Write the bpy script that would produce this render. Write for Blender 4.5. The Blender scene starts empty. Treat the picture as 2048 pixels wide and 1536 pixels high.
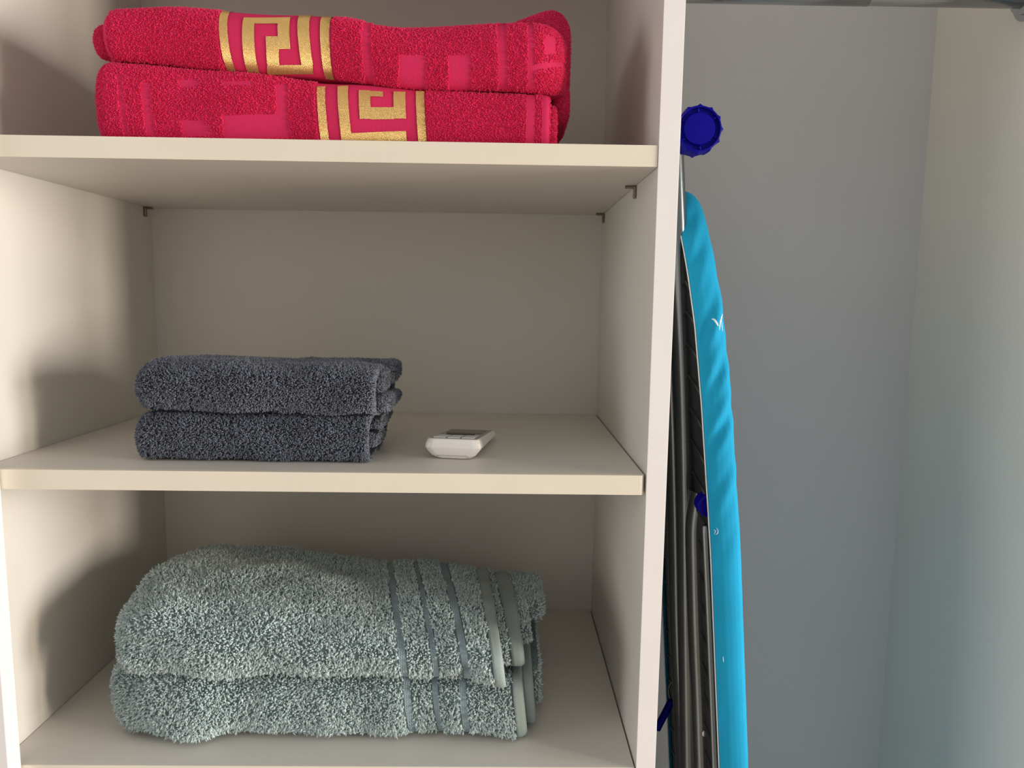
import bpy, bmesh, math
import numpy as np
from mathutils import Vector, Matrix

# ------------------------------------------------------------------ camera
# world: x right along the wardrobe front, y into the wardrobe, z up, metres (helpers below work in mm)
EYE = 1300.0
CAM = np.array([473.12, -622.32, EYE])
YAW, PITCH, ROLL, FPX = 0.0136, 0.1181, 0.0132, 1405.35
def _basis():
    cy, sy, cp, sp = math.cos(YAW), math.sin(YAW), math.cos(PITCH), math.sin(PITCH)
    f = np.array([sy*cp, cy*cp, -sp]); r = np.array([cy, -sy, 0.0]); u = np.cross(r, f)
    c, s = math.cos(ROLL), math.sin(ROLL)
    return c*r + s*u, -s*r + c*u, f
CR, CU, CF = _basis()
def at(px, py, X=None, Y=None, Z=None):
    """point (mm) seen at a photo pixel, on a plane of known x, y or z"""
    d = CF + CR*(px-1024)/FPX - CU*(py-768)/FPX
    if X is not None: t = (X-CAM[0])/d[0]
    elif Y is not None: t = (Y-CAM[1])/d[1]
    else: t = (Z-CAM[2])/d[2]
    return CAM + t*d

scene = bpy.context.scene
COL = scene.collection
cam_data = bpy.data.cameras.new('camera')
cam = bpy.data.objects.new('camera', cam_data); COL.objects.link(cam)
cam_data.sensor_fit = 'HORIZONTAL'; cam_data.sensor_width = 36.0
cam_data.lens = FPX/2048*36.0; cam_data.clip_start = 0.01
m = Matrix(((CR[0], CU[0], -CF[0]), (CR[1], CU[1], -CF[1]), (CR[2], CU[2], -CF[2]))).to_4x4()
m.translation = Vector(CAM/1000.0)
cam.matrix_world = m
scene.camera = cam

# ------------------------------------------------------------------ light
world = bpy.data.worlds.new('room_light'); scene.world = world
world.use_nodes = True
bg = world.node_tree.nodes['Background']
bg.inputs[0].default_value = (1.0, 0.965, 0.925, 1); bg.inputs[1].default_value = 0.44

def area(name, loc, size, size_y, power, color, aim):
    l = bpy.data.lights.new(name, 'AREA'); l.shape = 'RECTANGLE'
    l.size = size; l.size_y = size_y; l.energy = power; l.color = color
    o = bpy.data.objects.new(name, l); COL.objects.link(o)
    o.location = loc
    o.rotation_euler = (Vector(aim)-Vector(loc)).to_track_quat('-Z', 'Y').to_euler()
    return o
# daylight from the window to the right of the wardrobe: a wide pane and a narrow warm one
area('window_daylight', (4.99, -0.90, 1.33), 0.83, 1.53, 140, (1.0, 0.975, 0.96), (0.3, 0.0, 1.30))
area('window_daylight_narrow', (4.63, -1.67, 1.33), 0.40, 1.53, 108, (1.0, 0.88, 0.73), (0.2, 0.1, 1.30))
# soft fill added on the left, standing in for bounce off the room
area('fill_left', (-2.5, -1.15, 1.35), 1.1, 1.3, 22, (0.98, 0.99, 1.0), (0.8, 0.1, 1.30))

vs = scene.view_settings
vs.view_transform = 'Standard'; vs.look = 'None'; vs.gamma = 1.0
vs.use_curve_mapping = False; vs.exposure = 0.1

# ------------------------------------------------------------------ materials
def newmat(name):
    mt = bpy.data.materials.new(name); mt.use_nodes = True
    nt = mt.node_tree
    return mt, nt, nt.nodes['Principled BSDF'], nt.nodes, nt.links

def plain(name, col, rough=0.5, metal=0.0, spec=0.5, var=0.0, scale=30.0, bump=0.0, bscale=200.0, sheen=0.0):
    mt, nt, b, N, L = newmat(name)
    b.inputs['Base Color'].default_value = (*col, 1); b.inputs['Roughness'].default_value = rough
    b.inputs['Metallic'].default_value = metal; b.inputs['Specular IOR Level'].default_value = spec
    if sheen: b.inputs['Sheen Weight'].default_value = sheen; b.inputs['Sheen Roughness'].default_value = 0.6
    tc = N.new('ShaderNodeTexCoord')
    if var:
        n = N.new('ShaderNodeTexNoise'); n.inputs['Scale'].default_value = scale; n.inputs['Detail'].default_value = 4
        L.new(tc.outputs['Object'], n.inputs['Vector'])
        r = N.new('ShaderNodeValToRGB')
        r.color_ramp.elements[0].position = .3; r.color_ramp.elements[1].position = .7
        r.color_ramp.elements[0].color = (*[c*(1-var) for c in col], 1)
        r.color_ramp.elements[1].color = (*[min(1, c*(1+var)) for c in col], 1)
        L.new(n.outputs['Fac'], r.inputs[0]); L.new(r.outputs[0], b.inputs['Base Color'])
    if bump:
        n2 = N.new('ShaderNodeTexNoise'); n2.inputs['Scale'].default_value = bscale; n2.inputs['Detail'].default_value = 3
        L.new(tc.outputs['Object'], n2.inputs['Vector'])
        bp = N.new('ShaderNodeBump'); bp.inputs['Strength'].default_value = bump; bp.inputs['Distance'].default_value = 0.001
        L.new(n2.outputs['Fac'], bp.inputs['Height']); L.new(bp.outputs[0], b.inputs['Normal'])
    return mt

def pile_mat(name, c0, c1, sheen=0.3, big=25.0):
    """each loop of the pile gets its own tone; slow noise gives the brushed patches"""
    mt, nt, b, N, L = newmat(name)
    g = N.new('ShaderNodeNewGeometry'); tc = N.new('ShaderNodeTexCoord')
    n = N.new('ShaderNodeTexNoise'); n.inputs['Scale'].default_value = big; n.inputs['Detail'].default_value = 3
    L.new(tc.outputs['Object'], n.inputs['Vector'])
    mx = N.new('ShaderNodeMath'); mx.operation = 'MULTIPLY_ADD'; mx.inputs[1].default_value = 0.55
    L.new(g.outputs['Random Per Island'], mx.inputs[0])
    m2 = N.new('ShaderNodeMath'); m2.operation = 'MULTIPLY'; m2.inputs[1].default_value = 0.45
    L.new(n.outputs['Fac'], m2.inputs[0]); L.new(m2.outputs[0], mx.inputs[2])
    r = N.new('ShaderNodeValToRGB')
    r.color_ramp.elements[0].position = .12; r.color_ramp.elements[1].position = .85
    r.color_ramp.elements[0].color = (*c0, 1); r.color_ramp.elements[1].color = (*c1, 1)
    L.new(mx.outputs[0], r.inputs[0]); L.new(r.outputs[0], b.inputs['Base Color'])
    b.inputs['Roughness'].default_value = 0.9; b.inputs['Specular IOR Level'].default_value = 0.15
    b.inputs['Sheen Weight'].default_value = sheen; b.inputs['Sheen Roughness'].default_value = 0.5
    return mt

def weave_mat(name, col, rough=0.8, metal=0.0, fx=900.0, fz=1400.0, strength=0.5, spec=0.3):
    """fine woven cloth: crossed wave bands as relief"""
    mt, nt, b, N, L = newmat(name)
    b.inputs['Base Color'].default_value = (*col, 1); b.inputs['Roughness'].default_value = rough
    b.inputs['Metallic'].default_value = metal; b.inputs['Specular IOR Level'].default_value = spec
    tc = N.new('ShaderNodeTexCoord')
    w1 = N.new('ShaderNodeTexWave'); w1.wave_type = 'BANDS'; w1.bands_direction = 'X'; w1.inputs['Scale'].default_value = fx/6.283
    w2 = N.new('ShaderNodeTexWave'); w2.wave_type = 'BANDS'; w2.bands_direction = 'DIAGONAL'; w2.inputs['Scale'].default_value = fz/6.283
    for w in (w1, w2):
        w.inputs['Distortion'].default_value = 1.5; w.inputs['Detail'].default_value = 1; L.new(tc.outputs['Object'], w.inputs['Vector'])
    ad = N.new('ShaderNodeMath'); ad.operation = 'ADD'
    L.new(w1.outputs['Fac'], ad.inputs[0]); L.new(w2.outputs['Fac'], ad.inputs[1])
    bp = N.new('ShaderNodeBump'); bp.inputs['Strength'].default_value = strength; bp.inputs['Distance'].default_value = 0.0006
    L.new(ad.outputs[0], bp.inputs['Height']); L.new(bp.outputs[0], b.inputs['Normal'])
    r = N.new('ShaderNodeValToRGB')
    r.color_ramp.elements[0].color = (*[c*.8 for c in col], 1); r.color_ramp.elements[1].color = (*[min(1, c*1.1) for c in col], 1)
    dv = N.new('ShaderNodeMath'); dv.operation = 'MULTIPLY'; dv.inputs[1].default_value = .5
    L.new(ad.outputs[0], dv.inputs[0]); L.new(dv.outputs[0], r.inputs[0]); L.new(r.outputs[0], b.inputs['Base Color'])
    return mt

M = {
 'melamine': plain('white_melamine', (.72, .69, .635), .42, var=.015, scale=8, bump=.05, bscale=900),
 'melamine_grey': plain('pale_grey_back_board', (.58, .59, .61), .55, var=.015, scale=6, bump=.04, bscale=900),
 'ivory_lightened': plain('ivory_melamine_lightened', (.80, .775, .70), .42, var=.015, scale=8, bump=.05, bscale=900),  # right panel: ivory tone, lightened to make up for weak light there
 'edge': plain('cream_edge_band', (.84, .77, .65), .4, var=.02, scale=15),
 'edge_white': plain('white_edge_band', (.88, .855, .86), .4, var=.015, scale=15),
 'nickel': plain('nickel', (.27, .22, .165), .25, 1.0, var=.05),
 'chrome': plain('chrome_rail', (.55, .56, .58), .25, 1.0, var=.03, scale=20),
 'steel': plain('grey_lacquered_steel', (.20, .222, .235), .22, .9, var=.05, scale=15),
 'steel_dark': plain('dark_steel', (.035, .04, .045), .45, .3, var=.2, scale=60),
 'blue': plain('blue_plastic', (.003, .001, .22), .5, spec=.1, var=.1, scale=40),
 'teal': plain('teal_cotton', (.010, .335, .60), .85, var=.07, scale=18, bump=.25, bscale=1200, spec=.2),
 'white_print': plain('white_print', (.75, .88, .92), .7, var=.05),
 'hem_white': plain('white_cotton_hem', (.75, .78, .78), .85, var=.06, scale=300, bump=.3, bscale=1500),
 'remote': plain('white_plastic', (.92, .89, .86), .3, var=.01),
 'remote_face': plain('pale_grey_plastic', (.34, .32, .285), .4, var=.02),
 'remote_dark': plain('dark_screen', (.05, .045, .04), .2, var=.05),
 'button': plain('light_grey_rubber', (.72, .74, .74), .45, var=.02),
 'floor': None,
 'wall': plain('painted_wall', (.75, .73, .69), .8, var=.02, scale=4, bump=.1, bscale=150),
 'sage': pile_mat('sage_terry', (.36, .46, .47), (.74, .86, .86), .25, 18),
 'sage_cloth': plain('sage_ground_cloth', (.16, .21, .21), .95, var=.2, scale=120, bump=.6, bscale=500, spec=.1),
 'sage_band': weave_mat('sage_woven_band', (.30, .39, .44), .75),
 'sage_hem': weave_mat('sage_hem', (.38, .46, .45), .8, fx=2500, fz=2500),
 'grey': pile_mat('charcoal_terry', (.075, .086, .118), (.25, .28, .355), .3, 30),
 'grey_cloth': plain('charcoal_ground_cloth', (.03, .033, .042), .95, var=.2, scale=150, bump=.6, bscale=600, spec=.1),
 'pink': pile_mat('crimson_terry', (.76, .006, .065), (.96, .035, .18), .15, 30),
 'pink_cloth': weave_mat('crimson_flat_weave', (.72, .03, .12), .85, fx=3000, fz=3500, strength=.35, spec=.15),
 'gold': weave_mat('gold_thread', (.66, .43, .155), .40, .75, fx=4200, fz=3200, strength=.9),
}
mt, nt, b, N, L = newmat('oak_floor')
tc = N.new('ShaderNodeTexCoord'); mp = N.new('ShaderNodeMapping'); mp.inputs['Scale'].default_value = (1, 9, 1)
nz = N.new('ShaderNodeTexNoise'); nz.inputs['Scale'].default_value = 4; nz.inputs['Detail'].default_value = 6
rp = N.new('ShaderNodeValToRGB'); rp.color_ramp.elements[0].color = (.42, .34, .26, 1); rp.color_ramp.elements[1].color = (.60, .51, .41, 1)
L.new(tc.outputs['Object'], mp.inputs[0]); L.new(mp.outputs[0], nz.inputs['Vector']); L.new(nz.outputs['Fac'], rp.inputs[0]); L.new(rp.outputs[0], b.inputs['Base Color'])
M['floor'] = mt

# ------------------------------------------------------------------ mesh helpers (all input in mm)
def link(name, me, mat, parent=None):
    me.materials.append(mat)
    o = bpy.data.objects.new(name, me); COL.objects.link(o)
    if parent is not None:
        o.parent = parent; o.matrix_parent_inverse = parent.matrix_world.inverted()
    return o
def smooth(me, flag=True):
    me.polygons.foreach_set('use_smooth', [flag]*len(me.polygons))
def from_arrays(name, V, F, mat, parent=None, sm=True):
    """V (n,3) mm, F (m,k) int with one k"""
    V = np.asarray(V, float)/1000.0; F = np.asarray(F, np.int32)
    me = bpy.data.meshes.new(name); k = F.shape[1]
    me.vertices.add(len(V)); me.vertices.foreach_set('co', V.astype(np.float32).ravel())
    me.loops.add(F.size); me.loops.foreach_set('vertex_index', F.ravel())
    me.polygons.add(len(F)); me.polygons.foreach_set('loop_start', np.arange(0, F.size, k, dtype=np.int32))
    me.update(calc_edges=True); me.validate()
    smooth(me, sm)
    return link(name, me, mat, parent)
def bm_obj(name, bm, mat, parent=None, sm=False, recalc=True):
    if recalc: bmesh.ops.recalc_face_normals(bm, faces=bm.faces[:])
    me = bpy.data.meshes.new(name); bm.to_mesh(me); bm.free(); smooth(me, sm)
    return link(name, me, mat, parent)
def box_bm(x0, x1, y0, y1, z0, z1, bevel=0.0, seg=2, edges='all'):
    bm = bmesh.new()
    mtx = Matrix.Translation(((x0+x1)/2000, (y0+y1)/2000, (z0+z1)/2000)) @ Matrix.Diagonal((abs(x1-x0)/1000, abs(y1-y0)/1000, abs(z1-z0)/1000, 1))
    bmesh.ops.create_cube(bm, size=1.0, matrix=mtx)
    if bevel:
        es = bm.edges[:]
        if edges == 'vert': es = [e for e in es if abs(e.verts[0].co.z-e.verts[1].co.z) > 1e-6]
        bmesh.ops.bevel(bm, geom=es, offset=bevel/1000, segments=seg, affect='EDGES', profile=.5)
    return bm
def box(name, mat, parent, x0, x1, y0, y1, z0, z1, bevel=0.6, **k):
    return bm_obj(name, box_bm(x0, x1, y0, y1, z0, z1, bevel, **k), mat, parent)
def empty(name, loc):
    o = bpy.data.objects.new(name, None); COL.objects.link(o); o.location = Vector(loc)/1000.0
    o.empty_display_size = .05
    bpy.context.view_layer.update()
    return o
def tag(o, label=None, cat=None, group=None, kind=None):
    if label: o['label'] = label
    if cat: o['category'] = cat
    if group: o['group'] = group
    if kind: o['kind'] = kind
    return o
def sweep(path, rad, n=14, cap=True):
    """tube along a polyline (mm); rad a number or one per point"""
    P = np.asarray(path, float); k = len(P)
    rad = np.full(k, rad, float) if np.isscalar(rad) else np.asarray(rad, float)
    T = np.gradient(P, axis=0); T /= np.linalg.norm(T, axis=1)[:, None]
    up = np.array([0, 1.0, 0]) if abs(T[0][1]) < .9 else np.array([1.0, 0, 0])
    V = []; e1 = np.cross(T[0], up); e1 /= np.linalg.norm(e1)
    for i in range(k):
        e1 = e1 - T[i]*(e1@T[i]); e1 /= np.linalg.norm(e1); e2 = np.cross(T[i], e1)
        a = np.linspace(0, 2*np.pi, n, endpoint=False)
        V.append(P[i]+rad[i]*(np.cos(a)[:, None]*e1+np.sin(a)[:, None]*e2))
    V = np.concatenate(V)
    bm = bmesh.new(); vs_ = [bm.verts.new(v/1000) for v in V]
    for i in range(k-1):
        for j in range(n):
            bm.faces.new([vs_[i*n+j], vs_[i*n+(j+1) % n], vs_[(i+1)*n+(j+1) % n], vs_[(i+1)*n+j]])
    if cap:
        bm.faces.new(vs_[:n][::-1]); bm.faces.new(vs_[-n:])
    return bm
def curve_pts(pts, sub=10):
    """Catmull-Rom through points"""
    P = np.asarray(pts, float); P = np.vstack([2*P[0]-P[1], P, 2*P[-1]-P[-2]]); out = []
    for i in range(1, len(P)-2):
        for t in np.linspace(0, 1, sub, endpoint=False):
            a, b_, c, d = P[i-1], P[i], P[i+1], P[i+2]
            out.append(.5*((2*b_)+(-a+c)*t+(2*a-5*b_+4*c-d)*t*t+(-a+3*b_-3*c+d)*t**3))
    out.append(P[-2]); return np.array(out)
def tube(name, mat, parent, pts, rad, n=14, sub=10, curved=True):
    p = curve_pts(pts, sub) if curved and len(pts) > 2 else np.asarray(pts, float)
    return bm_obj(name, sweep(p, rad, n), mat, parent, sm=True)

# ------------------------------------------------------------------ room shell
def plate(name, mat, x0, x1, y0, y1, z0, z1, kind='structure'):
    o = box(name, mat, None, x0, x1, y0, y1, z0, z1, bevel=0); o['kind'] = kind; return o
plate('floor', M['floor'], -3200, 5600, -3600, 420, -40, 0)
plate('wall_back', M['wall'], -3200, 5600, 360, 420, 0, 2600)

# ------------------------------------------------------------------ wardrobe
W, D, XR = 605.0, 345.0, 1039.0
ZT, ZM, ZB = EYE+134.2, EYE-156.3, EYE-442.0       # upper faces of the three shelves in view
HTOP = 2250.0
wr = empty('wardrobe', (500, 170, 0))
tag(wr, 'open built-in wardrobe of off-white boards with shelves and a hanging rail', 'wardrobe')
def panel(name, mat, *a, band=None, **k):
    o = box(name, mat, wr, *a, **k); return o
p1 = panel('side_panel', M['melamine'], -18, 0, 0, 349, 0, HTOP)
p2 = panel('side_panel', M['ivory_lightened'], XR, XR+18, 0, 349, 0, HTOP)
dv = panel('divider_panel', M['melamine'], W, W+18, 0, D, 80, HTOP-18)
box('edge_band', M['edge_white'], dv, W-.15, W+18.15, -1.0, .2, 80, HTOP-18, bevel=.3)
box('edge_band', M['edge_white'], p2, XR-.15, XR+18.15, -1.0, .2, 0, HTOP, bevel=.3)
st = panel('front_stile', M['edge_white'], -18, 23.7, -18, -1.2, 0, HTOP, bevel=.8)
panel('back_panel', M['melamine'], 0, W+9, D, D+4, 80, HTOP, bevel=0)
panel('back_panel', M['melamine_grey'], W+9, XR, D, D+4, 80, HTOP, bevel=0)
panel('top_panel', M['melamine'], 0, XR, .5, D, HTOP-18, HTOP)
panel('bottom_panel', M['melamine'], 0, XR, .5, D, 62, 80)
panel('plinth', M['melamine'], 0, XR, 30, 46, 0, 62)

def peg(parent, side, y, z):
    """L-shaped pin: tab under the shelf, spoon against the panel"""
    s = 1 if side == 'left' else -1; x = 0 if side == 'left' else W
    bm = box_bm(min(x, x+s*11.5), max(x, x+s*11.5), y-1.5, y+1.5, z-3.4, z-.4, .9)
    b2 = box_bm(min(x, x+s*3.2), max(x, x+s*3.2), y-2.6, y+2.6, z-13, z-.4, 1.3, seg=3)
    me = bpy.data.meshes.new('t'); b2.to_mesh(me); b2.free(); bm.from_mesh(me); bpy.data.meshes.remove(me)
    return bm_obj('shelf_peg', bm, M['nickel'], parent, sm=False)
def shelf(ztop, gap=.6, xl=.6, rnd=0.0, yf=0.0):
    x1 = W-gap
    if rnd:
        o = bm_obj('shelf', box_bm(xl, x1, yf+1.0, D-.5, ztop-18, ztop, .4), M['melamine'], wr)
        # rounded corner strip of the edge banding
        bm = bmesh.new(); pts = [(xl+.0, yf+1.0)]
        pts = [(xl, yf+6)]
        for a in np.linspace(0, math.pi/2, 8): pts.append((xl+rnd-rnd*math.cos(a), yf+rnd-rnd*math.sin(a)-1+1))
        for a in np.linspace(0, math.pi/2, 8): pts.append((x1-rnd+rnd*math.sin(a), yf+rnd-rnd*math.cos(a)))
        pts.append((x1, yf+6))
        top = [bm.verts.new((p[0]/1000, p[1]/1000, (ztop+.05)/1000)) for p in pts]
        bot = [bm.verts.new((p[0]/1000, p[1]/1000, (ztop-18.05)/1000)) for p in pts]
        for i in range(len(pts)-1): bm.faces.new([top[i], top[i+1], bot[i+1], bot[i]])
        bm.faces.new(top); bm.faces.new(bot[::-1]); bm.faces.new([top[0], bot[0], bot[-1], top[-1]])
        # the shelf board itself starts behind the strip
        for v in o.data.vertices:
            if v.co.y < .02: v.co.y += .0045
        bm_obj('edge_band', bm, M['edge'], o)
    else:
        o = box('shelf', M['melamine'], wr, xl, x1, yf+.9, D-.5, ztop-18, ztop, bevel=.3)
        box('edge_band', M['edge'], o, xl, x1, yf, yf+1.0, ztop-18.05, ztop+.05, bevel=.3)
    return o
s_top = shelf(ZT, gap=.5)
s_mid = shelf(ZM, gap=1.9, rnd=4.0)
s_bot = shelf(ZB, gap=1.6)
shelf(ZT+292, gap=.5)  # unseen shelf above, added to keep the top compartment darker
for (px, py) in ((1273, 371), (1209, 431)):
    q = at(px, py, X=W); peg(s_top, 'right', min(q[1], D-6), ZT-18)
q = at(288, 414, X=0); peg(s_top, 'left', min(q[1], D-6), ZT-18)

# hanging rail in the right-hand bay
RY = 172.0; RZ = at(1700, 11, Y=RY)[2]+12.5
rail = tube('hanging_rail', M['chrome'], wr, [(W+18, RY, RZ), (XR, RY, RZ)], 12.0, n=28)
xs = at(1736, 8, Y=RY)[0]
tube('rail_sleeve', M['chrome'], rail, [(W+19, RY, RZ), (xs, RY, RZ)], 12.6, n=28)
cup = sweep([(XR, RY, RZ), (XR-3.5, RY, RZ), (XR-3.6, RY, RZ), (XR-12, RY, RZ), (XR-13, RY, RZ)], [24, 24, 18, 17, 14], n=28)
bm_obj('rail_bracket', cup, M['chrome'], rail, sm=False)
cup = sweep([(W+18, RY, RZ), (W+21.5, RY, RZ), (W+21.6, RY, RZ), (W+30, RY, RZ), (W+31, RY, RZ)], [24, 24, 18, 17, 14], n=28)
bm_obj('rail_bracket', cup, M['chrome'], rail, sm=False)

# ------------------------------------------------------------------ towels
class Lumps:
    """slow smooth 3-D unevenness made of a few sine waves"""
    def __init__(s, seed, amp, wl, n=9):
        r = np.random.default_rng(seed); d = r.normal(size=(n, 3)); d /= np.linalg.norm(d, axis=1)[:, None]
        s.k = d*(2*np.pi/(wl*(0.6+r.random(n)[:, None]))); s.ph = r.random(n)*6.283; s.a = amp*np.ones(n)/math.sqrt(n)
    def __call__(s, P): return (np.sin(P@s.k.T+s.ph)*s.a).sum(-1)
def smooth_interp(x, pts, w=10.0):
    xs_, ys_ = zip(*pts); x = np.asarray(x, float)
    return np.mean([np.interp(x+d, xs_, ys_) for d in np.linspace(-w, w, 9)], axis=0)

class Layer:
    """one folded thickness of cloth: rounded sections in (y,z) strung along x"""
    def __init__(s, x0, x1, zt, zb, yf, yb, nt=2.6, nb=3.4, rl=14, rr=14, hl=.6, hr=.6, lumps=None, floor=-1e9, skew=0.0, open_right=0.0, bumps=(), Rt=30, Rb=16, sy=0.0):
        s.x0, s.x1, s.nt, s.nb, s.rl, s.rr, s.hl, s.hr = x0, x1, nt, nb, rl, rr, hl, hr
        f = lambda v: (v if isinstance(v, (list, tuple)) else [(0, v), (1000, v)])
        s.zt, s.zb, s.yf, s.yb = f(zt), f(zb), f(yf), f(yb)
        s.Rt, s.Rb, s.sy = Rt, Rb, sy
        s.lumps = lumps; s.floor = floor; s.skew = skew; s.open_right = open_right; s.bumps = bumps
    def fy(s, x):
        return np.interp((x-s.x0)/(s.x1-s.x0), [0, .7, .88, 1], [0, 1.05, 1.0, .45])
    def raw(s, x, th):
        x, th = np.broadcast_arrays(np.asarray(x, float), np.asarray(th, float))
        zt, zb = smooth_interp(x, s.zt), smooth_interp(x, s.zb); yf, yb = smooth_interp(x, s.yf), smooth_interp(x, s.yb)
        b_ = (zt-zb)/2; zc = (zt+zb)/2; a = (yb-yf)/2; yc = (yf+yb)/2
        kl = np.sqrt(np.clip(1-np.clip((s.x0+s.rl-x)/s.rl, 0, 1)**2, 0, 1)); kr = np.sqrt(np.clip(1-np.clip((x-s.x1+s.rr)/s.rr, 0, 1)**2, 0, 1))
        b_ = b_*(1-(1-kl)*s.hl)*(1-(1-kr)*s.hr); a = np.maximum(a-s.rl*(1-kl)-s.rr*(1-kr), 2)
        c, sn = np.cos(th), np.sin(th); n = np.where(sn >= 0, s.nt, s.nb)
        fr = yc-a; R = np.minimum(np.where(sn >= 0, s.Rt, s.Rb), a*.9)
        y = np.where(c < 0, fr+R*(1-np.abs(c)**(2/n)), fr+R+(2*a-R)*np.abs(c)**(2/n)); z = zc+b_*np.sign(sn)*np.abs(sn)**(2/n)
        return np.stack([x+s.skew*(zc-z)-s.sy*(y-yf)*s.fy(x), y, z], -1), np.stack([0*x, c, sn*1.0], -1)
    def S(s, x, th, off=0.0):
        P, d = s.raw(x, th)
        d = d+0.0
        amt = off
        if s.lumps is not None: amt = amt+s.lumps(P)
        for (bx, bz, sx, sz, amp) in s.bumps:
            front = np.clip(-d[..., 1]+.3, 0, 1)
            amt = amt+amp*front*np.exp(-((P[..., 0]-bx)/sx)**2-((P[..., 2]-bz)/sz)**2)
        P = P+d*np.asarray(amt)[..., None]
        P[..., 2] = np.maximum(P[..., 2], s.floor)
        return P
    def th_of_q(s, q):
        n = s.nt if q >= 0 else s.nb
        return math.pi-math.asin(max(-.999, min(.999, math.copysign(abs(q)**(n/2), q))))
    def solve(s, px, py):
        """(x, q) on the front of this layer that shows at a photo pixel"""
        x = (s.x0+s.x1)/2; y = float(smooth_interp(x, s.yf))
        for _ in range(6):
            P = at(px, py, Y=y); x = P[0]; zt, zb = float(smooth_interp(x, s.zt)), float(smooth_interp(x, s.zb))
            q = max(-.985, min(.985, (P[2]-(zt+zb)/2)/((zt-zb)/2)))
            x = P[0]-s.skew*((zt+zb)/2-P[2])+s.sy*(y-float(smooth_interp(x, s.yf)))*float(s.fy(x))
            x = max(s.x0+.5, min(s.x1-.5, x))
            y = float(s.raw(x, s.th_of_q(q))[0][1])
        return x, q
    def grid(s, step=4.0, nth=72):
        nx = max(12, int((s.x1-s.x0)/step)); u = np.linspace(0, 1, nx)
        xs_ = s.x0+(s.x1-s.x0)*u
        el = s.x0+s.rl*(1-np.cos(np.linspace(0, np.pi/2, 9))); er = s.x1-s.rr*(1-np.cos(np.linspace(0, np.pi/2, 9)))
        xs_ = np.unique(np.concatenate([el, er, xs_[(xs_ > s.x0+s.rl+1) & (xs_ < s.x1-s.rr-1)]]))
        th = np.linspace(0, 2*np.pi, nth, endpoint=False)
        return s.S(xs_[:, None], th[None, :])
    def mesh(s, step=4.0, nth=72):
        G = s.grid(step, nth); nx, nt_ = G.shape[:2]; V = [G.reshape(-1, 3)]
        i, j = np.meshgrid(np.arange(nx-1), np.arange(nt_), indexing='ij'); j2 = (j+1) % nt_
        F = np.stack([i*nt_+j, (i+1)*nt_+j, (i+1)*nt_+j2, i*nt_+j2], -1).reshape(-1, 4)
        base = nx*nt_; F2 = []
        # left cap, then right cap (recessed when open)
        def cap(row, rings, flip):
            nonlocal base
            ring0 = np.arange(nt_)+row*nt_; R0 = G[row]; c = R0.mean(0)
            for (k, dx) in rings:
                R = c+(R0-c)*k; R = R+np.array([dx, 0, 0]); V.append(R); r1 = np.arange(nt_)+base; base += nt_
                q = np.stack([ring0, r1, np.roll(r1, -1), np.roll(ring0, -1)], -1)
                F2.append(q[:, ::-1] if flip else q); ring0 = r1
        cap(0, [(.7, -.5), (.02, -.8)], False)
        o = s.open_right
        cap(nx-1, [(.86, -.3), (.8, -o*.8), (.5, -o), (.02, -o)] if o else [(.7, .4), (.02, .5)], True)
        V = np.concatenate(V); F = np.concatenate([F]+F2)
        return V, F[:, ::-1]

def sample(V, F, dens, rng, mask=None):
    A, B, C_, D_ = (V[F[:, i]] for i in range(4))
    nrm = np.cross(C_-A, D_-B); ar = np.linalg.norm(nrm, axis=1)/2; nrm = nrm/(2*ar[:, None]+1e-9)
    # smooth vertex normals
    VN = np.zeros_like(V)
    for i in range(4): np.add.at(VN, F[:, i], nrm*ar[:, None])
    VN /= np.linalg.norm(VN, axis=1)[:, None]+1e-9
    n = int(ar.sum()*dens); idx = rng.choice(len(F), n, p=ar/ar.sum())
    u, v = rng.random(n)[:, None], rng.random(n)[:, None]
    w = [(1-u)*(1-v), u*(1-v), u*v, (1-u)*v]
    P = sum(w[i]*V[F[idx, i]] for i in range(4)); Nn = sum(w[i]*VN[F[idx, i]] for i in range(4))
    Nn /= np.linalg.norm(Nn, axis=1)[:, None]+1e-9
    if mask is not None:
        k = mask(P, Nn); P, Nn = P[k], Nn[k]
    return P, Nn

def tufts(P, Nn, length, rad, lean, rng, bend=None, lvar=.3, curl=.5, sink=.35):
    """one short bent loop of pile per point: triangular section, two rings and a tip"""
    n = len(P)
    rnd = rng.normal(size=(n, 3))*lean
    if bend is not None: rnd = rnd+bend(P)
    d = Nn+rnd; d /= np.linalg.norm(d, axis=1)[:, None]
    # never point into the cloth
    dn = (d*Nn).sum(1); fix = dn < .25
    d[fix] += Nn[fix]*(.3-dn[fix])[:, None]; d /= np.linalg.norm(d, axis=1)[:, None]
    d2 = d+rng.normal(size=(n, 3))*curl; d2 /= np.linalg.norm(d2, axis=1)[:, None]
    a = np.where(np.abs(d[:, 2:3]) < .8, np.array([[0, 0, 1.0]]), np.array([[1.0, 0, 0]]))
    e1 = np.cross(d, a); e1 /= np.linalg.norm(e1, axis=1)[:, None]; e2 = np.cross(d, e1)
    l = length*(1+lvar*rng.normal(size=n)).clip(.4, 2)[:, None]; r = rad*(1+.2*rng.normal(size=n)).clip(.5, 1.6)[:, None]
    an = rng.random(n)*6.283
    V = np.zeros((n, 7, 3))
    for j in range(3):
        c, s_ = np.cos(an+j*2.0944)[:, None], np.sin(an+j*2.0944)[:, None]
        V[:, j] = P-Nn*l*sink+(e1*c+e2*s_)*r*.75
        V[:, 3+j] = P+d*l*.5+(e1*c+e2*s_)*r
    V[:, 6] = P+d*l*.5+d2*l*.5
    F = []
    for j in range(3):
        k = (j+1) % 3
        F += [(j, k, 3+k), (j, 3+k, 3+j), (3+j, 3+k, 6)]
    F = np.array(F)[None]+(np.arange(n)*7)[:, None, None]
    return V.reshape(-1, 3), F.reshape(-1, 3)
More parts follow.
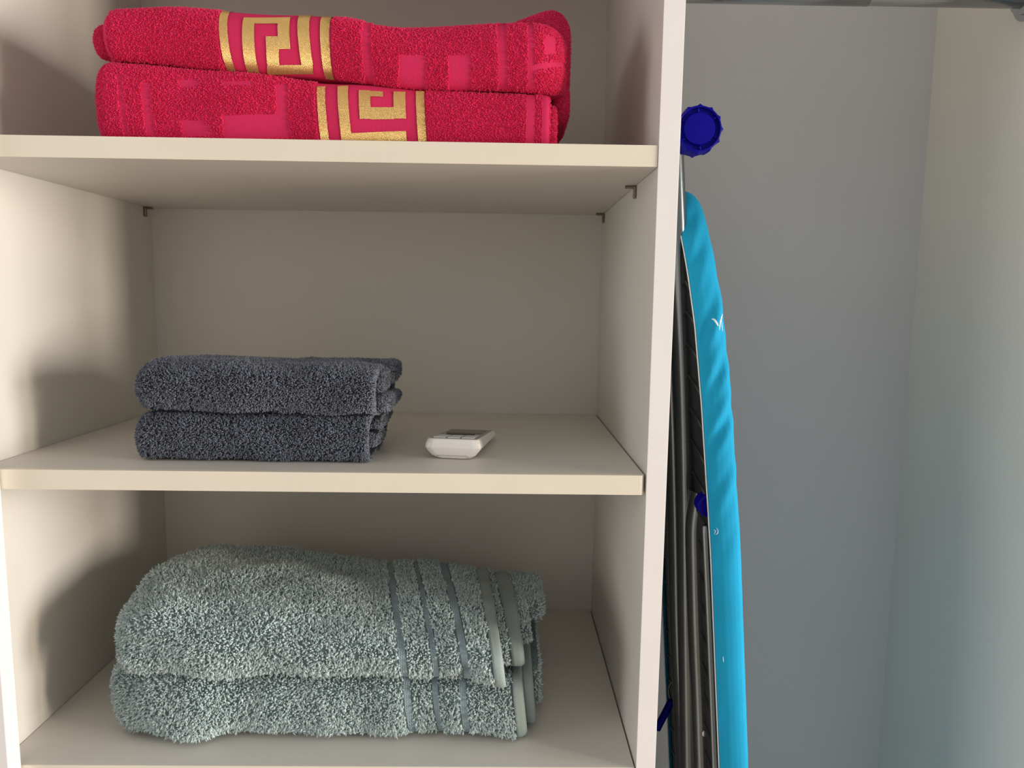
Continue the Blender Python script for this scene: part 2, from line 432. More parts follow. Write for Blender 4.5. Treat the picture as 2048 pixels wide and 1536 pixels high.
def pile_obj(parts, mat, parent):
    Vs, Fs, b0 = [], [], 0
    for V, F in parts: Vs.append(V); Fs.append(F+b0); b0 += len(V)
    o = from_arrays('pile', np.concatenate(Vs), np.concatenate(Fs), mat, parent)
    o['kind'] = 'stuff'; return o

def quad_patch(layer, corners, off, nu=6, nv=14, is_px=True):
    """grid over a quadrilateral of the cloth; corners TL,TR,BR,BL as pixels or (x,q)"""
    c = [layer.solve(*k) for k in corners] if is_px else corners
    TL, TR, BR, BL = (np.array(k, float) for k in c)
    V = []
    for v in np.linspace(0, 1, nv):
        for u in np.linspace(0, 1, nu):
            x, q = (1-v)*((1-u)*TL+u*TR)+v*((1-u)*BL+u*BR)
            V.append(layer.S(x, layer.th_of_q(q), off))
    V = np.array(V)
    i, j = np.meshgrid(np.arange(nv-1), np.arange(nu-1), indexing='ij')
    F = np.stack([i*nu+j, (i+1)*nu+j, (i+1)*nu+j+1, i*nu+j+1], -1).reshape(-1, 4)
    return V, F
def ring_patch(layer, xa, xb, off, qa=.98, qb=-.98, nu=5, nv=40, tha=None, thb=None):
    """strip of cloth running over the fold between two x lines"""
    ta = layer.th_of_q(qa) if tha is None else tha; tb = layer.th_of_q(qb) if thb is None else thb
    V = [layer.S(x, t, off) for t in np.linspace(ta, tb, nv) for x in np.linspace(xa, xb, nu)]
    i, j = np.meshgrid(np.arange(nv-1), np.arange(nu-1), indexing='ij')
    F = np.stack([i*nu+j, (i+1)*nu+j, (i+1)*nu+j+1, i*nu+j+1], -1).reshape(-1, 4)
    return np.array(V), F
def join(parts):
    Vs, Fs, b0 = [], [], 0
    for V, F in parts: Vs.append(V); Fs.append(F+b0); b0 += len(V)
    return np.concatenate(Vs), np.concatenate(Fs)
def thick(o, t):
    md = o.modifiers.new('thickness', 'SOLIDIFY'); md.thickness = t/1000; md.offset = 0; return o

# ---- sage bath towels on the bottom shelf
def covered(P, Nn, li, lower, ytop, xin):
    """cloth that lies against other cloth or faces the back: no loops needed there"""
    k = (Nn[:, 1] > .55)
    if lower: k |= (Nn[:, 2] > .6) & (P[:, 1] > ytop)
    if li: k |= P[:, 0] < xin
    return k
def sage_towel(label, layers, bands, hems, seed, dens, ybase, lower=False):
    rng = np.random.default_rng(seed)
    root = empty('bath_towel', ((layers[0].x0+layers[0].x1)/2, ybase, min(p[1] for p in layers[0].zb)))
    tag(root, label, 'towel', 'sage green bath towels on the lower shelf')
    piles = []
    for li, Ly in enumerate(layers):
        V, F = Ly.mesh(3.5, 84)
        from_arrays('cloth' if li == 0 else 'inner_fold', V, F, M['sage_cloth'], root)
        bl = [(x0, x1) for (k, x0, x1) in bands if k == li]; hl = [(x0, x1) for (k, x0, x1) in hems if k == li]
        def mask(P, Nn, Ly=Ly, bl=bl, hl=hl, li=li):
            zc = (smooth_interp(P[:, 0], Ly.zt)+smooth_interp(P[:, 0], Ly.zb))/2
            xx = P[:, 0]-Ly.skew*(zc-P[:, 2])
            xb = xx
            for _ in range(6): xx = xb+Ly.sy*(P[:, 1]-smooth_interp(xx, Ly.yf))*Ly.fy(xx)
            k = (Nn[:, 2] > -.75) & ~covered(P, Nn, li, lower, 70, 440 if lower else 425)
            for (a, b2) in bl+hl: k &= ~((xx > a-.9) & (xx < b2+.7))
            return k
        P, Nn = sample(V, F, dens, rng, mask)
        flow = Lumps(seed+li, .9, 28)
        piles.append(tufts(P, Nn, 3.6, .95, .38, rng, bend=lambda P: np.stack([flow(P)*.45, 0*P[:, 0], flow(P[:, [2, 0, 1]])*.45-.12], -1), lvar=.35, curl=.55))
        for (a, b2) in bl:
            V, F = ring_patch(Ly, a, b2, .5, tha=.6, thb=math.pi*1.5-.15, nv=70); from_arrays('woven_band', V, F, M['sage_band'], root)
        for (a, b2) in hl:
            V, F = ring_patch(Ly, a, b2, 1.3, tha=.6, thb=math.pi*1.5-.1, nv=70); thick(from_arrays('hem', V, F, M['sage_hem'], root), 1.2)
    pile_obj(piles, M['sage'], root)
    return root
zsplit = EYE-372
lo = Layer(80, 500, [(0, zsplit+2), (300, zsplit+1), (430, zsplit-1), (490, zsplit-10), (520, zsplit-10)], ZB+1.2, [(80, 40), (130, 30), (180, 25), (230, 34), (480, 33), (505, 38)], 262, nt=2.3, nb=2.3, Rt=24, Rb=26, rl=24, rr=5, hl=.45, hr=.08,
           lumps=Lumps(3, 1.6, 70), floor=ZB+.6, skew=.12, bumps=[(205, ZB+6, 22, 12, -5), (165, ZB+14, 25, 14, 3)])
lo1 = Layer(300, 510, zsplit-10, ZB+7, 52, 258, nt=3.0, nb=3.0, rl=10, rr=5, hr=.1, lumps=Lumps(13, 1.0, 60), floor=ZB+.6, skew=.10)
lo2 = Layer(300, 517, zsplit-12, ZB+10, 85, 256, nt=3.0, nb=3.0, rl=10, rr=6, hr=.2, lumps=Lumps(14, 1.0, 60), floor=ZB+.6, skew=.06)
def xat(L_, px, py): return L_.solve(px, py)[0]
bands_lo = []
for (pa, pb) in ((805, 819), (862, 874), (916, 930)): bands_lo.append((0, xat(lo, pa+6, 1420), xat(lo, pb+6, 1420)))
sage_towel('sage green bath towel lying on the bottom shelf under a fluffier matching one', [lo, lo1, lo2], bands_lo,
           [(0, 489.5, 499.8), (1, 499, 509.8)], 21, .42, 150, lower=True)
up = Layer(92, 478, [(80, EYE-301), (140, EYE-297), (250, EYE-304), (360, EYE-318), (430, EYE-316), (490, EYE-326)],
           [(80, zsplit+3.5), (300, zsplit+2.5), (400, zsplit+1), (440, zsplit-2), (490, zsplit-9)], [(80, 30), (140, 20), (420, 22), (450, 16), (490, 15)], 255,
           nt=2.1, nb=2.4, Rt=95, Rb=22, sy=.2, rl=30, rr=5, hl=.35, hr=.08, lumps=Lumps(7, 2.6, 75), skew=.135, floor=zsplit-12,
           bumps=[(440, zsplit+14, 9, 8, -6), (430, zsplit+19, 7, 7, 4), (101, zsplit+20, 10, 9, 3), (112, zsplit+42, 16, 8, -3), (104, zsplit+30, 9, 5, -2.5)])
up1 = Layer(280, 498, [(280, EYE-322), (500, EYE-334)], zsplit+4, 42, 250, nt=2.1, nb=2.3, Rt=80, Rb=20, sy=.14, rl=10, rr=5, hr=.1, lumps=Lumps(17, 1.5, 60), skew=.12)
up2 = Layer(280, 506, [(280, EYE-324), (500, EYE-338)], zsplit+6, 82, 250, nt=2.1, nb=2.3, Rt=60, Rb=20, sy=.1, rl=10, rr=7, hr=.25, lumps=Lumps(18, 1.5, 50), skew=.08)
up3 = Layer(280, 523, [(280, EYE-326), (520, EYE-340)], zsplit+10, 135, 245, nt=2.3, nb=2.4, rl=10, rr=12, hr=.45, lumps=Lumps(19, 2, 50), skew=.04)
bands_up = []
for (pa, pb) in ((784, 797), (843, 853), (898, 911)): bands_up.append((0, xat(up, pa+6, 1250), xat(up, pb+6, 1250)))
sage_towel('fluffy sage green bath towel with three woven bands, folded on top of its match', [up, up1, up2, up3], bands_up,
           [(0, 467.5, 477.8), (1, 485, 497.8)], 22, .42, 150)

# ---- charcoal hand towels on the middle shelf
def grey_towel(label, layers, seed, dens=.85, lower=False):
    rng = np.random.default_rng(seed)
    root = empty('hand_towel', (240, 90, min(p[1] for p in layers[0].zb))); piles = []
    tag(root, label, 'towel', 'charcoal hand towels on the middle shelf')
    for li, Ly in enumerate(layers):
        V, F = Ly.mesh(3.0, 72)
        from_arrays('cloth' if li == 0 else 'inner_fold', V, F, M['grey_cloth'], root)
        P, Nn = sample(V, F, dens, rng, lambda P, Nn: (Nn[:, 2] > -.8) & ~covered(P, Nn, li, lower, 60, 325 if lower else 235))
        piles.append(tufts(P, Nn, 2.4, .58, .75, rng, bend=lambda P: np.array([[0, 0, -.25]]), lvar=.25, curl=.7))
    pile_obj(piles, M['grey'], root)
    return root
zg = EYE-112
g_lo = Layer(123, 345, zg-.5, ZM+.8, [(120, 36), (350, 33)], 150, nt=2.2, nb=2.6, rl=12, rr=4, hl=.55, hr=.1, Rt=20, Rb=14, lumps=Lumps(31, .9, 60), floor=ZM+.5, open_right=16)
g_lo1 = Layer(250, 350, ZM+27, ZM+10, 48, 110, nt=2.3, nb=2.3, rl=8, rr=8, hr=.5, lumps=Lumps(33, .8, 30), floor=ZM+.5)
g_lo2 = Layer(250, 352, zg-2, ZM+26, 62, 148, nt=2.3, nb=2.3, rl=8, rr=8, hr=.5, lumps=Lumps(34, .8, 30))
grey_towel('flat charcoal hand towel lying on the middle shelf beneath another', [g_lo, g_lo1, g_lo2], 41, lower=True)
g_up = Layer(126, 352, [(120, EYE-64), (160, EYE-60), (250, EYE-63), (360, EYE-66)], [(120, zg+1.5), (360, zg-1)], [(120, 32), (200, 27), (360, 30)], 165, nt=2.4, nb=2.1, rl=16, rr=5, hl=.5, hr=.12, Rt=36, Rb=24, lumps=Lumps(35, 1.2, 65), floor=zg-1.5, open_right=18)
g_up1 = Layer(250, 362, zg+17, zg+1, 42, 150, nt=2.2, nb=2.2, rl=8, rr=9, hr=.5, lumps=Lumps(36, .8, 35))
g_up2 = Layer(250, 357, EYE-70, zg+20, 56, 120, nt=2.2, nb=2.2, rl=8, rr=9, hr=.5, lumps=Lumps(37, .8, 35))
g_up3 = Layer(250, 360, EYE-65.5, zg+24, 95, 165, nt=2.6, nb=2.4, rl=8, rr=9, hr=.35, lumps=Lumps(38, .8, 35))
grey_towel('puffy charcoal hand towel on top of the two on the middle shelf', [g_up, g_up1, g_up2, g_up3], 42)

# ---- crimson towels with gold key pattern on the upper shelf
def in_quad(x, z, Q):
    """points inside a convex quad given TL,TR,BR,BL in (x,z)"""
    k = np.ones(len(x), bool)
    for i in range(4):
        (ax, az), (bx, bz) = Q[i], Q[(i+1) % 4]
        k &= ((bx-ax)*(z-az)-(bz-az)*(x-ax)) <= 0
    return k
def rect(xt0, xt1, yt, yb, sh=0.0):
    """upright pixel rectangle leaning by sh pixels from top to bottom, TL,TR,BR,BL"""
    return [(xt0, yt), (xt1, yt), (xt1+sh, yb), (xt0+sh, yb)]
def pink_towel(label, layers, gold, flats, hems, seed, bandbox, lower=False):
    rng = np.random.default_rng(seed)
    root = empty('bath_towel', (315, 110, min(p[1] for p in layers[0].zb))); piles = []
    tag(root, label, 'towel', 'crimson towels on the upper shelf')
    main = layers[0]
    toq = lambda quad: [tuple(main.S(x, main.th_of_q(q))[[0, 2]]) for (x, q) in (main.solve(*c) for c in quad)]
    FL = [toq(f) for f in flats]; bb = toq(bandbox)
    FL.append([(bb[0][0], bb[0][1]+12), (bb[1][0], bb[1][1]+12), (bb[2][0], bb[2][1]-12), (bb[3][0], bb[3][1]-12)])
    for li, Ly in enumerate(layers):
        V, F = Ly.mesh(2.5, 96)
        from_arrays('cloth' if li == 0 else 'inner_fold', V, F, M['pink_cloth'], root)
        def mask(P, Nn, li=li):
            k = (Nn[:, 2] > -.97) & (P[:, 1] < 150) & ~((Nn[:, 2] < -.8) & (P[:, 1] > 40)) & ~covered(P, Nn, 0, lower, 42, 0)
            k &= ~((Nn[:, 2] > .8) & (P[:, 1] > 75))
            if li: k &= (P[:, 0] > 440) | (P[:, 0] < 150)
            if li == 0:
                for f in FL: k &= ~in_quad(P[:, 0], P[:, 2], f)
                for (a, b2) in hems: k &= ~((P[:, 0] > a) & (P[:, 0] < b2))
            return k
        P, Nn = sample(V, F, 1.2 if li == 0 else .9, rng, mask)
        piles.append(tufts(P, Nn, 1.5, .5, .45, rng, bend=lambda P: np.array([[0, 0, -.1]]), lvar=.25, curl=.5))
    pile_obj(piles, M['pink'], root)
    parts = [quad_patch(main, g, .6, 5, 44) for g in gold]
    V, F = join(parts); from_arrays('gold_key_band', V, F, M['gold'], root)['label'] = 'shiny gold woven key pattern band'
    for (a, b2) in hems:
        V, F = ring_patch(main, a, b2, .6, nv=40); from_arrays('hem', V, F, M['pink_cloth'], root)
    return root
zlo = [(100, EYE+203), (160, EYE+201), (250, EYE+195), (320, EYE+189), (420, EYE+184), (540, EYE+181)]
p_lo = Layer(112, 512, zlo, ZT+.8, 17, 225, nt=2.4, nb=2.6, Rt=16, Rb=10, rl=16, rr=4, hl=.35, hr=.06, lumps=Lumps(51, .9, 80), floor=ZT+.5)
p_lo1 = Layer(300, 519, [(300, EYE+180), (520, EYE+177)], ZT+1, 27, 220, nt=3, nb=4, rl=8, rr=5, hr=.1, lumps=Lumps(52, .5, 60), floor=ZT+.5)
sh = 9
gold_lo = [rect(634, 651, 173, 279, 8), rect(676, 697, 174, 266, 6), [(682, 266), (812, 262), (814, 283), (684, 283)],
           rect(718, 741, 183, 238, 2), rect(741, 766, 184, 194, 0), rect(787, 811, 183, 237, 1), [(741, 215), (787, 214), (788, 238), (741, 239)],
           rect(832, 849, 181, 284, 5)]
flat_lo = [rect(236, 246, 150, 270, 14), rect(284, 300, 165, 270, 12), rect(358, 396, 158, 174, 0), rect(448, 508, 164, 173, 0), rect(554, 575, 168, 278, 4),
           [(362, 240), (408, 240), (430, 268), (372, 274)], [(446, 230), (556, 228), (576, 278), (452, 278)]]
pink_towel('crimson towel with gold key band, lower of the pair, flat on the upper shelf', [p_lo, p_lo1], gold_lo, flat_lo, [(491, 499), (505, 511.5)], 61,
           [(632, 160), (851, 160), (858, 290), (642, 290)], lower=True)
zup = [(90, EYE+243), (120, EYE+249), (180, EYE+252), (260, EYE+248), (340, EYE+246), (372, EYE+239), (420, EYE+240), (480, EYE+244), (540, EYE+244)]
p_up = Layer(120, 527, zup, [(a, b2+1.5) for a, b2 in zlo], [(110, 17), (540, 14)], 225, nt=2.3, nb=2.3, Rt=26, Rb=17, rl=16, rr=30, hl=.25, hr=.35, lumps=Lumps(53, 1.0, 80))
p_up1 = Layer(109, 300, [(100, EYE+238), (300, EYE+246)], [(100, EYE+209), (300, EYE+205)], 26, 200, nt=2.4, nb=2.4, rl=12, rr=8, hl=.45, lumps=Lumps(54, .8, 40))
p_up2 = Layer(380, 533, [(380, EYE+248), (470, EYE+252), (510, EYE+268), (540, EYE+268)], [(380, EYE+190), (540, EYE+184)], 48, 215, nt=2.6, nb=2.6, rl=8, rr=22, hr=.4, lumps=Lumps(55, 1.5, 50))
p_up3 = Layer(517, 533, EYE+205, EYE+165, 55, 205, nt=2.6, nb=2.6, rl=4, rr=12, hr=.4, lumps=Lumps(56, 1.5, 45))
gold_up = [rect(451, 468, 22, 160, 7), rect(488, 512, 36, 164, 10), [(494, 36), (558, 36), (558, 48), (512, 48)], [(558, 36), (582, 36), (581, 98), (558, 98)],
           [(532, 73), (558, 73), (558, 98), (533, 98)], [(533, 98), (558, 98), (559, 130), (535, 130)], [(535, 130), (625, 130), (627, 150), (536, 150)],
           [(604, 22), (627, 22), (626, 130), (603, 130)], [(649, 20), (668, 20), (669, 166), (652, 166)]]
flat_up = [rect(730, 746, 15, 176, 4), rect(746, 853, 15, 49, 0), [(853, 40), (871, 44), (900, 52), (853, 50)], rect(876, 941, 12, 52, 0), [(941, 20), (1012, 20), (1000, 60), (975, 48)],
           rect(800, 852, 110, 180, 0), rect(899, 943, 110, 180, 0), [(994, 50), (1013, 40), (1016, 178), (999, 178)], rect(1054, 1066, 30, 180, 3), rect(1090, 1112, 70, 110, 0), [(1066, 132), (1140, 132), (1140, 146), (1066, 144)],
           rect(218, 226, 20, 140, 5)]
pink_towel('crimson towel with gold key band, upper of the pair, its fold bulging over', [p_up, p_up1, p_up2, p_up3], gold_up, flat_up, [], 62,
           [(448, 8), (671, 8), (675, 176), (456, 166)])

# ------------------------------------------------------------------ remote control
def remote():
    a, c = at(905, 921, Z=ZM), at(985, 862, Z=ZM+21)
    root = empty('remote_control', (437, 120, ZM))
    tag(root, 'white air conditioner remote control lying face up on the middle shelf', 'remote control')
    yaw = math.radians(-7.6); ln = 112.0
    x0, y0 = 424.5, 55.0
    def tr(x, y, z):
        z = z*(1-.52*max(0, min(1, y/ln)))                  # the body thins towards its far end
        x = x*K
        return ((x0+x*math.cos(yaw)-y*math.sin(yaw))/1000, (y0+x*math.sin(yaw)+y*math.cos(yaw))/1000, (ZM+.3+z)/1000)
    # stacked outlines: each ring is a rounded rectangle (half width, near inset, far inset, z)
    K = 1.05
    rings = [(13, 9, 9, 0), (17, 5, 5, .6), (21, 2.5, 3, 3.5), (24.5, 1.0, 1.2, 8), (26.3, .2, .2, 11), (26.7, 0, 0, 12), (26.0, .6, .6, 16), (24.6, 2.0, 2, 19.6), (23.6, 3.0, 3, 20.5)]
    def outline(hw, n0, n1, r=7.0, k=6):
        pts = []; xa, xb, ya, yb = -hw, hw, n0, ln-n1
        for (cx, cy, a0) in ((xb-r, ya+r*.5, -90), (xb-r, yb-r, 0), (xa+r, yb-r, 90), (xa+r, ya+r*.5, 180)):
            ry = r*.5 if cy < ln/2 else r
            for t in np.linspace(0, 90, k): pts.append((cx+r*math.cos(math.radians(a0+t)), cy+ry*math.sin(math.radians(a0+t))))
        # the near end bows out slightly
        return [(x, y-(2.2*(1-(x/hw)**2) if y < ln/2 and y < n0+4 else 0)) for x, y in pts]
    bm = bmesh.new(); loops = [[bm.verts.new(tr(x, y, z)) for x, y in outline(hw, n0, n1)] for hw, n0, n1, z in rings]
    n = len(loops[0])
    for i in range(len(loops)-1):
        for j in range(n): bm.faces.new([loops[i][j], loops[i][(j+1) % n], loops[i+1][(j+1) % n], loops[i+1][j]])
    bm.faces.new(loops[0][::-1]); bm.faces.new(loops[-1])
    body = bm_obj('casing', bm, M['remote'], root)
    def slab(name, mat, xa, xb, ya, yb, za, zb, parent=root, bev=.5):
        bm = box_bm(xa, xb, ya, yb, za, zb, bev)
        for v in bm.verts: v.co = Vector(tr(v.co.x*1000, v.co.y*1000, v.co.z*1000))
        return bm_obj(name, bm, mat, parent)
    slab('face_plate', M['remote_face'], -22.6, 22.6, 3.5, 108, 20.2, 20.9, bev=.3)
    for r_ in range(2):
        for k in range(3): slab('button', M['button'], -19.5+k*13.6, -7.6+k*13.6, 6+r_*17, 19+r_*17, 20.8, 22.0-.3*r_, bev=.5)
    slab('button', M['remote_dark'], -14, 14, 42, 48, 20.8, 22.4, bev=.6)
    slab('display', M['remote_dark'], -18, 18, 60, 102, 20.8, 21.5, bev=.3)
    # battery cover seam low on the near end
    def seam(pts): tube('battery_cover_seam', M['remote_face'], body, [np.array(tr(*p))*1000 for p in pts], .18, n=6, curved=False)
    seam([(-14.5, 3.1, .9), (-14.8, 1.2, 3.2), (-14.6, .6, 4.0), (13.6, .6, 4.0), (14.2, 1.0, 3.4), (15.4, 3.2, .9)])
    return root
remote()

# ------------------------------------------------------------------ ironing board standing on end
def ironing_board():
    root = empty('ironing_board', (700, 150, 80))
    tag(root, 'folded ironing board with turquoise cover standing upright beside the divider', 'ironing board')
    THK = 30.0
    def xtop(z): return 724.2+.08*(EYE-453-z)            # outer (ironing) face, leaning out towards its foot
    YC = 145.0
    ztop_, zbot = EYE+118.0, 81.0
    hwp = [(zbot, 100), (zbot+25, 112), (zbot+70, 122), (600, 126), (EYE-453, 125), (EYE-234, 121), (EYE-100, 108), (EYE-21, 94), (EYE+25, 77), (EYE+55, 62), (EYE+80, 47), (EYE+100, 31), (EYE+112, 16), (ztop_, 0)]
    # outline points, near edge upward then far edge downward
    zs = np.unique(np.concatenate([np.linspace(zbot, EYE-250, 60), np.linspace(EYE-250, EYE+60, 90), EYE+118-58*(1-np.sin(np.linspace(0, np.pi/2, 24)))]))
    hz, hv = zip(*hwp); hw = np.interp(zs, hz, hv)
    hw[:-1] = np.convolve(np.pad(hw, 2, 'edge'), np.ones(5)/5, 'valid')[:-1]; hw[-1] = 0
    out = [(YC-h, z) for h, z in zip(hw, zs)]+[(YC+h, z) for h, z in list(zip(hw, zs))[-2::-1]]
    out = np.array(out); n = len(out)
    T = np.gradient(out, axis=0); T /= np.linalg.norm(T, axis=1)[:, None]+1e-9
    OUT = np.stack([-T[:, 1], T[:, 0]], -1)              # outward in (y,z): near side -> -y
    # profile of the cover: (depth below the ironing face, outward offset)
    prof = [(0, -16), (.6, -10), (2.6, -5.2), (6, -1.9), (10.5, -.1), (15, .5), (21, .1), (25, -1.0), (THK, -2.6), (THK+.8, -5.0), (THK+.9, -7.5)]
    dense = []
    for (a, b_), (c, d) in zip(prof[:-1], prof[1:]):
        for t in np.linspace(0, 1, 3, endpoint=False): dense.append((a+(c-a)*t, b_+(d-b_)*t))
    dense.append(prof[-1]); k = len(dense)
    lum = Lumps(77, 1.0, 60)
    V = np.zeros((n, k, 3))
    for j, (dep, of) in enumerate(dense):
        yz = out+OUT*of
        # diagonal pull-wrinkles, strongest on the upper half
        amp = np.clip((yz[:, 1]-(EYE-260))/180, .12, 1)*np.clip((EYE+105-yz[:, 1])/40, 0, 1)
        wv = np.sin((yz[:, 1]+dep*1.9)/8.5+1.6*np.sin(yz[:, 1]/31.0))+.6*np.sin((yz[:, 1]+dep*1.6)/4.6+2*np.sin(yz[:, 1]/47.0))
        e = np.clip(dep/THK, 0, 1); bulge = wv*amp*1.7*np.sin(np.pi*np.clip(e*.9+.1, 0, 1))
        yz = yz+OUT*bulge[:, None]
        V[:, j, 0] = xtop(yz[:, 1])-dep+.35*wv*amp*(1-e); V[:, j, 1:] = yz
    V += (lum(V)*.5)[..., None]*np.array([0, -.3, 0])
    VV = V.reshape(-1, 3)
    i, j = np.meshgrid(np.arange(n-1), np.arange(k-1), indexing='ij')
    F = np.stack([i*k+j, i*k+j+1, (i+1)*k+j+1, (i+1)*k+j], -1).reshape(-1, 4)
    bm = bmesh.new(); vv = [bm.verts.new(v/1000) for v in VV]
    for f in F: bm.faces.new([vv[t] for t in f])
    bm.faces.new([vv[i_*k] for i_ in range(n)])           # ironing face
    for jj in range(k-1): bm.faces.new([vv[jj], vv[jj+1], vv[(n-1)*k+jj+1], vv[(n-1)*k+jj]])
    cover = bm_obj('cover', bm, M['teal'], root, sm=True)
    for p in cover.data.polygons:
        if len(p.vertices) > 4: p.use_smooth = False
    # white elastic hem on the underside corner
    tube('cover_hem', M['hem_white'], cover, V[2:n-2, -4]+np.array([-.7, -.2, 0]), .75, n=6, curved=False)
    # dark perforated metal tray
    def inset(d): return out-OUT*d
    def tray(name, d, dep0, dep1, mat):
        bm = bmesh.new(); o2 = inset(d)
        a = [bm.verts.new(((xtop(z)-dep0)/1000, y/1000, z/1000)) for y, z in o2]; b2 = [bm.verts.new(((xtop(z)-dep1)/1000, y/1000, z/1000)) for y, z in o2]
        bm.faces.new(a); bm.faces.new(b2[::-1])
        for q in range(len(a)): r_ = (q+1) % len(a); bm.faces.new([a[q], b2[q], b2[r_], a[r_]])
        return bm_obj(name, bm, mat, root)
    under = tray('underside_panel', 5.5, THK-8, THK-2.0, M['steel_dark'])
    # pressed zigzag ribs on the tray
    zz = np.arange(EYE-700, EYE+70, 34.0)
    for q, z in enumerate(zz):
        h = float(np.interp(z, hz, hv))-16
        if h < 14: continue
        pts = [(YC-h, z), (YC-h*.5, z+15), (YC, z), (YC+h*.5, z+15), (YC+h, z)]
        tube('rib', M['steel_dark'], under, [(xtop(b_)-THK+1.6, a, b_) for a, b_ in pts], 1.7, n=6, curved=False)
    # frame tube along the near underside edge
    fz = [(EYE-660), (EYE-500), (EYE-400), (EYE-300), (EYE-215)]
    tube('frame_tube', M['steel'], root, [(xtop(z)-THK-2.5, YC-float(np.interp(z, hz, hv))+13, z) for z in fz], 4.2, n=12)
    # legs: pixel traces with their own depth, carried on down to the foot
    def leg(name, tr, Y, rad, zend=None, mat='steel'):
        pts = [at(px, py, Y=Y+(dy if len(q) > 2 else 0)) for q in tr for (px, py, dy) in [(q+(0,))[:3]]]
        if zend is not None:
            d = (pts[-1]-pts[-2]); pts.append(pts[-1]+d*((zend-pts[-1][2])/d[2]))
        return tube(name, M[mat], root, pts, rad, n=16), pts
    l1, a1 = leg('leg', [(1347, 300), (1352, 420), (1359, 600), (1366, 780), (1371, 1000), (1374, 1250), (1378, 1500)], 105, 10, 330)
    l2, a2 = leg('leg', [(1316, 300), (1330, 520), (1343, 780), (1350, 1000), (1355, 1250), (1361, 1380), (1362, 1415), (1364, 1450), (1367, 1520)], 122, 9.0, 330)
    l3, a3 = leg('leg', [(1400, 984), (1396, 1010), (1391, 1050), (1391, 1100), (1395, 1250), (1401, 1400), (1405, 1520)], 92, 10.5, 330)
    # cross bar at the other feet, low down
    tube('foot_bar', M['steel'], root, [(a1[-1][0], 45, 322), (a1[-1][0], 250, 322)], 9.5)
    # rivet on the wide leg
    q = at(1409, 1467, Y=82); rv = sweep([q+np.array([0, 4, 0]), q+np.array([0, -.6, 0]), q+np.array([0, -1.6, 0]), q+np.array([0, -2.0, 0])], [3.6, 3.6, 2.6, .6], n=16)
    bm_obj('rivet', rv, M['chrome'], root, sm=True)
    # upper foot bar with its big ribbed blue cap facing out
    c = at(1398, 258, Y=60)
    tube('foot_bar', M['steel'], root, [(c[0], 76, c[2]), (c[0], 255, c[2])], 10)
    tube('leg', M['steel'], root, [(c[0]-1, 105, c[2]-6), tuple(a1[0])], 8.5, curved=False)
    def knob(cx, cy, cz, rad, dep, lobes):
        nn = 96; a = np.linspace(0, 2*np.pi, nn, endpoint=False)
        lob = 1+.085*np.clip(np.cos(a*lobes), .35, 1)**2*1.0
        R_ = rad*(lob-.02)
        def ring(r, y): return np.stack([cx+r*np.cos(a), np.full(nn, y), cz+r*np.sin(a)], -1)
        one = np.ones(nn)*rad
        rings = [ring(R_*.93, cy+dep), ring(R_*.98, cy+dep-1), ring(R_, cy+dep*.5), ring(R_, cy+2), ring(R_*.985, cy+.6), ring(one*.93, cy), ring(one*.90, cy+.3), ring(one*.885, cy+3.2), ring(one*.70, cy+3.2), ring(one*.69, cy+.4), ring(one*.66, cy-.4), ring(one*.3, cy-.9), ring(one*.01, cy-1)]
        bm = bmesh.new(); rows = [[bm.verts.new(v/1000) for v in r] for r in rings]
        for r0, r1 in zip(rows[:-1], rows[1:]):
            for q_ in range(nn): bm.faces.new([r0[q_], r0[(q_+1) % nn], r1[(q_+1) % nn], r1[q_]])
        bm.faces.new(rows[0])
        o = bm_obj('foot_cap', bm, M['blue'], root, sm=True)
        md = o.modifiers.new('edges', 'EDGE_SPLIT'); md.split_angle = math.radians(40)
        for t in range(6):
            an = math.radians(95+60*t); dx, dz = math.cos(an), math.sin(an)
            tube('spoke', M['blue'], o, [(cx+dx*rad*.68, cy+1.8, cz+dz*rad*.68), (cx+dx*rad*.92, cy+1.8, cz+dz*rad*.92)], 1.0, n=8)
        return o
    knob(c[0], 58, c[2], 21.5, 24, 12)['label'] = 'big ribbed blue plastic foot cap'
    # small blue pivot cap peeping out behind the cover hem
    q = at(1419, 1012, Y=46)
    s_ = sweep([q+np.array([0, 14, 0]), q, q+np.array([0, -2, 0]), q+np.array([0, -3, 0])], [11.5, 11.5, 10, 1], n=28)
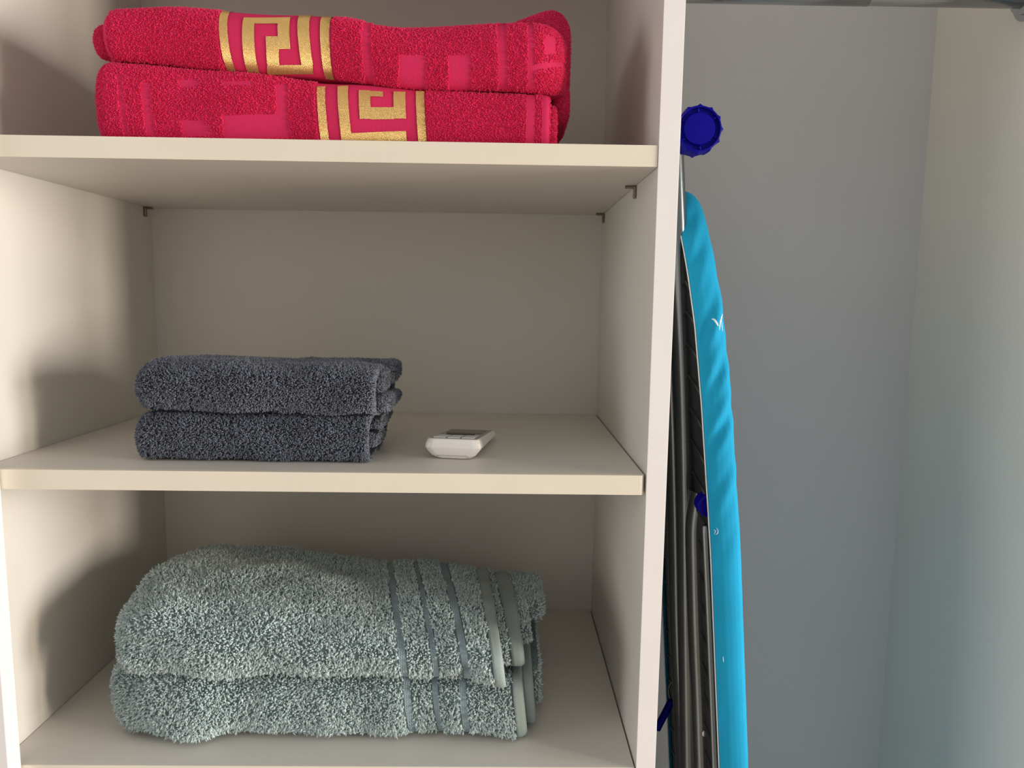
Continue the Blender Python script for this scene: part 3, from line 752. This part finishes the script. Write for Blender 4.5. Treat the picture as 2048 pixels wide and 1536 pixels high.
    bm_obj('pivot_cap', s_, M['blue'], root, sm=False)
    # release lever: wire loop and blue grip
    wl = [at(px, py, Y=170) for px, py in ((1352, 1360), (1341, 1368), (1337, 1382), (1341, 1398), (1344, 1406))]
    lev = tube('release_lever', M['steel'], root, wl, 1.3, n=8)
    tube('lever_grip', M['blue'], lev, [at(px, py, Y=170) for px, py in ((1343, 1400), (1336, 1415), (1322, 1442), (1314, 1458))], 4.3, n=12)
    # white printed marks on the cover edge
    def on_cover(px, py):
        d = CF+CR*(px-1024)/FPX-CU*(py-768)/FPX
        hit, loc, nr, idx = cover.ray_cast(cover.matrix_world.inverted() @ Vector(CAM/1000), (cover.matrix_world.inverted().to_3x3() @ Vector(d)).normalized())
        if not hit: return None
        loc = cover.matrix_world @ loc
        return np.array(loc)*1000, np.array(nr)
    bpy.context.view_layer.update()
    strokes = [([(1424, 638), (1429, 640), (1434, 648), (1436, 652)], 2.0), ([(1444.5, 628), (1443, 634), (1440, 646), (1438.5, 660)], 2.0), ([(1442.5, 640), (1443.5, 652), (1445, 662)], 1.3),
               ([(1427, 1059), (1431, 1062), (1428, 1068)], .6), ([(1433, 1056), (1436, 1062), (1434, 1068), (1430, 1068)], .6), ([(1446, 1313), (1447, 1324)], .7)]
    for pts, wpx in strokes:
        hits = [on_cover(px, py) for px, py in curve_pts([(a, b_, 0) for a, b_ in pts], 5)[:, :2]]
        hits = [h for h in hits if h is not None]
        if len(hits) < 2: continue
        P = np.array([h[0]+h[1]*.15 for h in hits]); Nn = np.array([h[1] for h in hits])
        T_ = np.gradient(P, axis=0); S_ = np.cross(T_, Nn); S_ /= np.linalg.norm(S_, axis=1)[:, None]+1e-9
        ww = wpx*.5*np.sin(np.linspace(.5, np.pi-.5, len(P)))[:, None]
        V2 = np.concatenate([P-S_*ww, P+S_*ww]); m_ = len(P)
        F2 = [(q_, q_+1, m_+q_+1, m_+q_) for q_ in range(m_-1)]
        thick(from_arrays('printed_mark', V2, np.array(F2), M['white_print'], cover), .2)
    return root
ironing_board()
